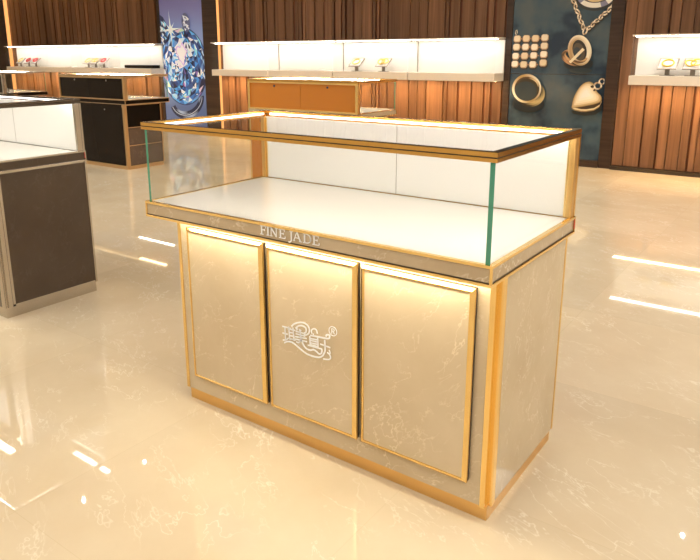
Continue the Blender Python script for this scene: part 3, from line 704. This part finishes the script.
A.ring(-.30, .875, .045, .042, .018, gold_shade(.5), 20); A.ring(-.26, .92, .035, .035, .014, gold_shade(1.5), 20); A.ell(-.355, .865, .018, .014, (.04, .02, .01), 12)
in_poster(A.build('jewelry_print', 'art', j, label='printed gold jewelry picture'), j)

# -- diamond poster
X0, X1 = -7.334, -6.271
d = poster_board('tall lit blue poster of a large sparkling cut diamond', 'diamond_poster', X0, X1, .06, CEIL-.01, 'teal')
in_poster(box('board', (X0, X1, 6.15, 6.19, .061, CEIL-.005), 'steel_dark', d), d)
A = Art(6.1495, (X0+.001, X1-.001, .062, 2.9))
zs = [.06, .35, .6, .9, 1.2, 1.4, 1.6, 1.8, 2.1, 2.9]
cs = [(.10, .15, .33), (.10, .15, .33), (.16, .24, .48), (.22, .34, .62), (.26, .38, .66), (.27, .36, .64), (.22, .29, .56), (.20, .22, .46), (.15, .13, .32), (.10, .08, .22)]
for i in range(9):
    for k in range(12):
        za = zs[i]+(zs[i+1]-zs[i])*k/12; zb = zs[i]+(zs[i+1]-zs[i])*(k+1)/12
        A.poly([(X0, za), (X1, za), (X1, zb), (X0, zb)], lerp(cs[i], cs[i+1], k/12))
rnd = random.Random(21)
# curved stem ring under the stone
A.ring(-6.80, .50, .42, .30, .12, lambda a, jj: lerp((.015, .02, .06), (.35, .45, .62), max(0, math.sin(3*a+jj))) , 50, .3, PI*1.02, PI*1.95)
A.ring(-6.80, .52, .40, .28, .035, lambda a, jj: (.55, .62, .75) if jj == 1 else (.02, .03, .08), 50, .3, PI*1.05, PI*1.9)
# pear stone upper left
pear = [(-7.36, 1.86), (-7.25, 1.80), (-7.12, 1.62), (-7.05, 1.42), (-7.10, 1.25), (-7.25, 1.16), (-7.40, 1.20)]
A.poly(pear, (.035, .045, .11))
PAL = [(.02, .03, .10), (.03, .07, .25), (.05, .18, .55), (.12, .42, .80), (.35, .70, .92), (.75, .86, .95), (.95, .96, .97), (.10, .10, .18), (.20, .16, .30), (.06, .10, .22), (.45, .55, .80), (.02, .02, .05)]
for k in range(60):
    x = rnd.uniform(-7.33, -7.08); z = rnd.uniform(1.22, 1.72); s_ = rnd.uniform(.02, .05)
    if x > -7.02-.28*abs(z-1.4): continue
    A.poly([(x+s_*math.cos(a+rnd.random()), z+s_*1.3*math.sin(a)) for a in (0, 2.1, 4.2)], rnd.choice(PAL[:7]+PAL[-2:]))
# main stone : ringed facets
CX, CZ, RX, RZ, ROTD = -6.82, 1.02, .545, .60, -.15
def DP(r, a):
    x, z = RX*r*math.cos(a), RZ*r*math.sin(a); return (CX+x*math.cos(ROTD)-z*math.sin(ROTD), CZ+x*math.sin(ROTD)+z*math.cos(ROTD))
A.poly([DP(1.02, 2*PI*k/60) for k in range(60)], (.03, .05, .14))
radii = [0, .20, .38, .52, .64, .75, .84, .92, 1.0]
grid = []
for i, r in enumerate(radii):
    nn = 8 if i < 2 else (14 if i < 4 else (24 if i < 7 else 36)); nn = 22
    grid.append([DP(r*(1+rnd.uniform(-.04, .04) if 0 < i < 8 else r if i == 0 else 1.0) if i else 0, 2*PI*(k+.5*(i % 2)+rnd.uniform(-.22, .22))/nn) for k in range(nn)])
def facet_col(x, z):
    dx = (x-(CX-.05)); dz = z-(CZ+.18); g = math.exp(-(dx*dx+dz*dz)/.030)
    low = max(0, min(1, (CZ-z)/.5)); right = max(0, min(1, (x-CX)/.4))
    u = rnd.random()
    if rnd.random() < g*1.2: return rnd.choice([(1, .98, .96), (.95, .88, .95), (.98, .95, .85), (.80, .85, .98)])
    if u < .42: c = rnd.choice([(.02, .03, .10), (.03, .06, .22), (.02, .02, .06), (.05, .10, .30)])
    elif u < .76: c = rnd.choice([(.05, .18, .55), (.08, .30, .72), (.12, .42, .80), (.15, .30, .62)])
    elif u < .89: c = rnd.choice([(.40, .62, .88), (.62, .76, .92), (.30, .70, .88)])
    elif u < .95: c = (.90, .93, .97)
    else: c = rnd.choice([(.55, .25, .60), (.75, .60, .70), (.25, .15, .45), (.55, .70, .50)])
    return c
A.n += 1; lay = A.n
for i in range(1, len(radii)-1):
    a, b_ = grid[i], grid[i+1]; nn = len(a)
    for k in range(nn):
        s_ = 0 if i % 2 == 0 else 1
        p, q = a[k], a[(k+1) % nn]
        rr_ = b_[(k+s_) % nn]; r2 = b_[(k+1+s_) % nn]
        A.poly([p, q, rr_], facet_col((p[0]+rr_[0])/2, (p[1]+rr_[1])/2), lay)
        A.poly([q, r2, rr_], facet_col((q[0]+r2[0])/2, (q[1]+r2[1])/2), lay)
for k in range(22):
    A.poly([DP(0, 0), grid[1][k], grid[1][(k+1) % 22]], facet_col(*grid[1][k]), lay)
for k in range(110):   # table glints and dark slivers
    a = rnd.uniform(0, 2*PI); r = rnd.uniform(.15, .93)**.8; x, z = DP(r, a); s_ = rnd.uniform(.012, .04); th = rnd.uniform(0, PI)
    A.poly([(x+s_*1.8*math.cos(th), z+s_*1.8*math.sin(th)), (x+s_*.5*math.cos(th+2.0), z+s_*.5*math.sin(th+2.0)), (x-s_*1.4*math.cos(th), z-s_*1.4*math.sin(th)), (x-s_*.5*math.cos(th+1.7), z-s_*.5*math.sin(th+1.7))],
           rnd.choice([(.01, .01, .04), (.02, .04, .14), (.01, .02, .08), (.9, .95, 1), (.10, .45, .80), (.04, .15, .45), (.03, .10, .35)]))
# bright heart of the stone
for r_, c_ in ((.115, (.62, .50, .78)), (.095, (.85, .75, .90)), (.075, (1, .97, .97))):
    A.poly([(CX-.02+r_*math.cos(a)*(1+.35*math.sin(3*a)), CZ+.20+1.35*r_*math.sin(a)*(1+.25*math.cos(5*a))) for a in (2*PI*k/30 for k in range(30))], c_)
# small stone at the crown
A.ell(-6.70, 1.70, .095, .15, (.10, .12, .24), 24, .2)
for k in range(34):
    a = rnd.uniform(0, 2*PI); r = rnd.random(); x = -6.70+.08*r*math.cos(a); z = 1.70+.13*r*math.sin(a); s_ = .03
    A.poly([(x+s_*math.cos(q_+rnd.random()*.5), z+s_*math.sin(q_)) for q_ in (0, 2.1, 4.2)], rnd.choice([(.9, .92, .95), (.5, .55, .65), (.08, .10, .2), (.75, .80, .92), (.3, .3, .4)]))
# star glint
sx, sz = -7.07, 1.60
for ln, wd_, c_ in ((.26, .020, (.55, .68, .75)), (.17, .026, (.85, .90, .85))):
    for k in range(4):
        a = k*PI/2+.08
        A.poly([(sx+ln*1.2*math.cos(a), sz+ln*1.2*math.sin(a)), (sx+wd_*math.cos(a+PI/2), sz+wd_*math.sin(a+PI/2)), (sx+wd_*math.cos(a-PI/2), sz+wd_*math.sin(a-PI/2))], c_)
        a += PI/4
        A.poly([(sx+ln*.6*math.cos(a), sz+ln*.6*math.sin(a)), (sx+wd_*math.cos(a+PI/2), sz+wd_*math.sin(a+PI/2)), (sx+wd_*math.cos(a-PI/2), sz+wd_*math.sin(a-PI/2))], c_)
A.ell(sx, sz, .05, .05, (.75, .95, .92), 20); A.ell(sx, sz, .03, .03, (1, 1, 1), 20)
in_poster(A.build('diamond_print', 'art_lit', d, label='printed cut diamond on blue ground'), d)
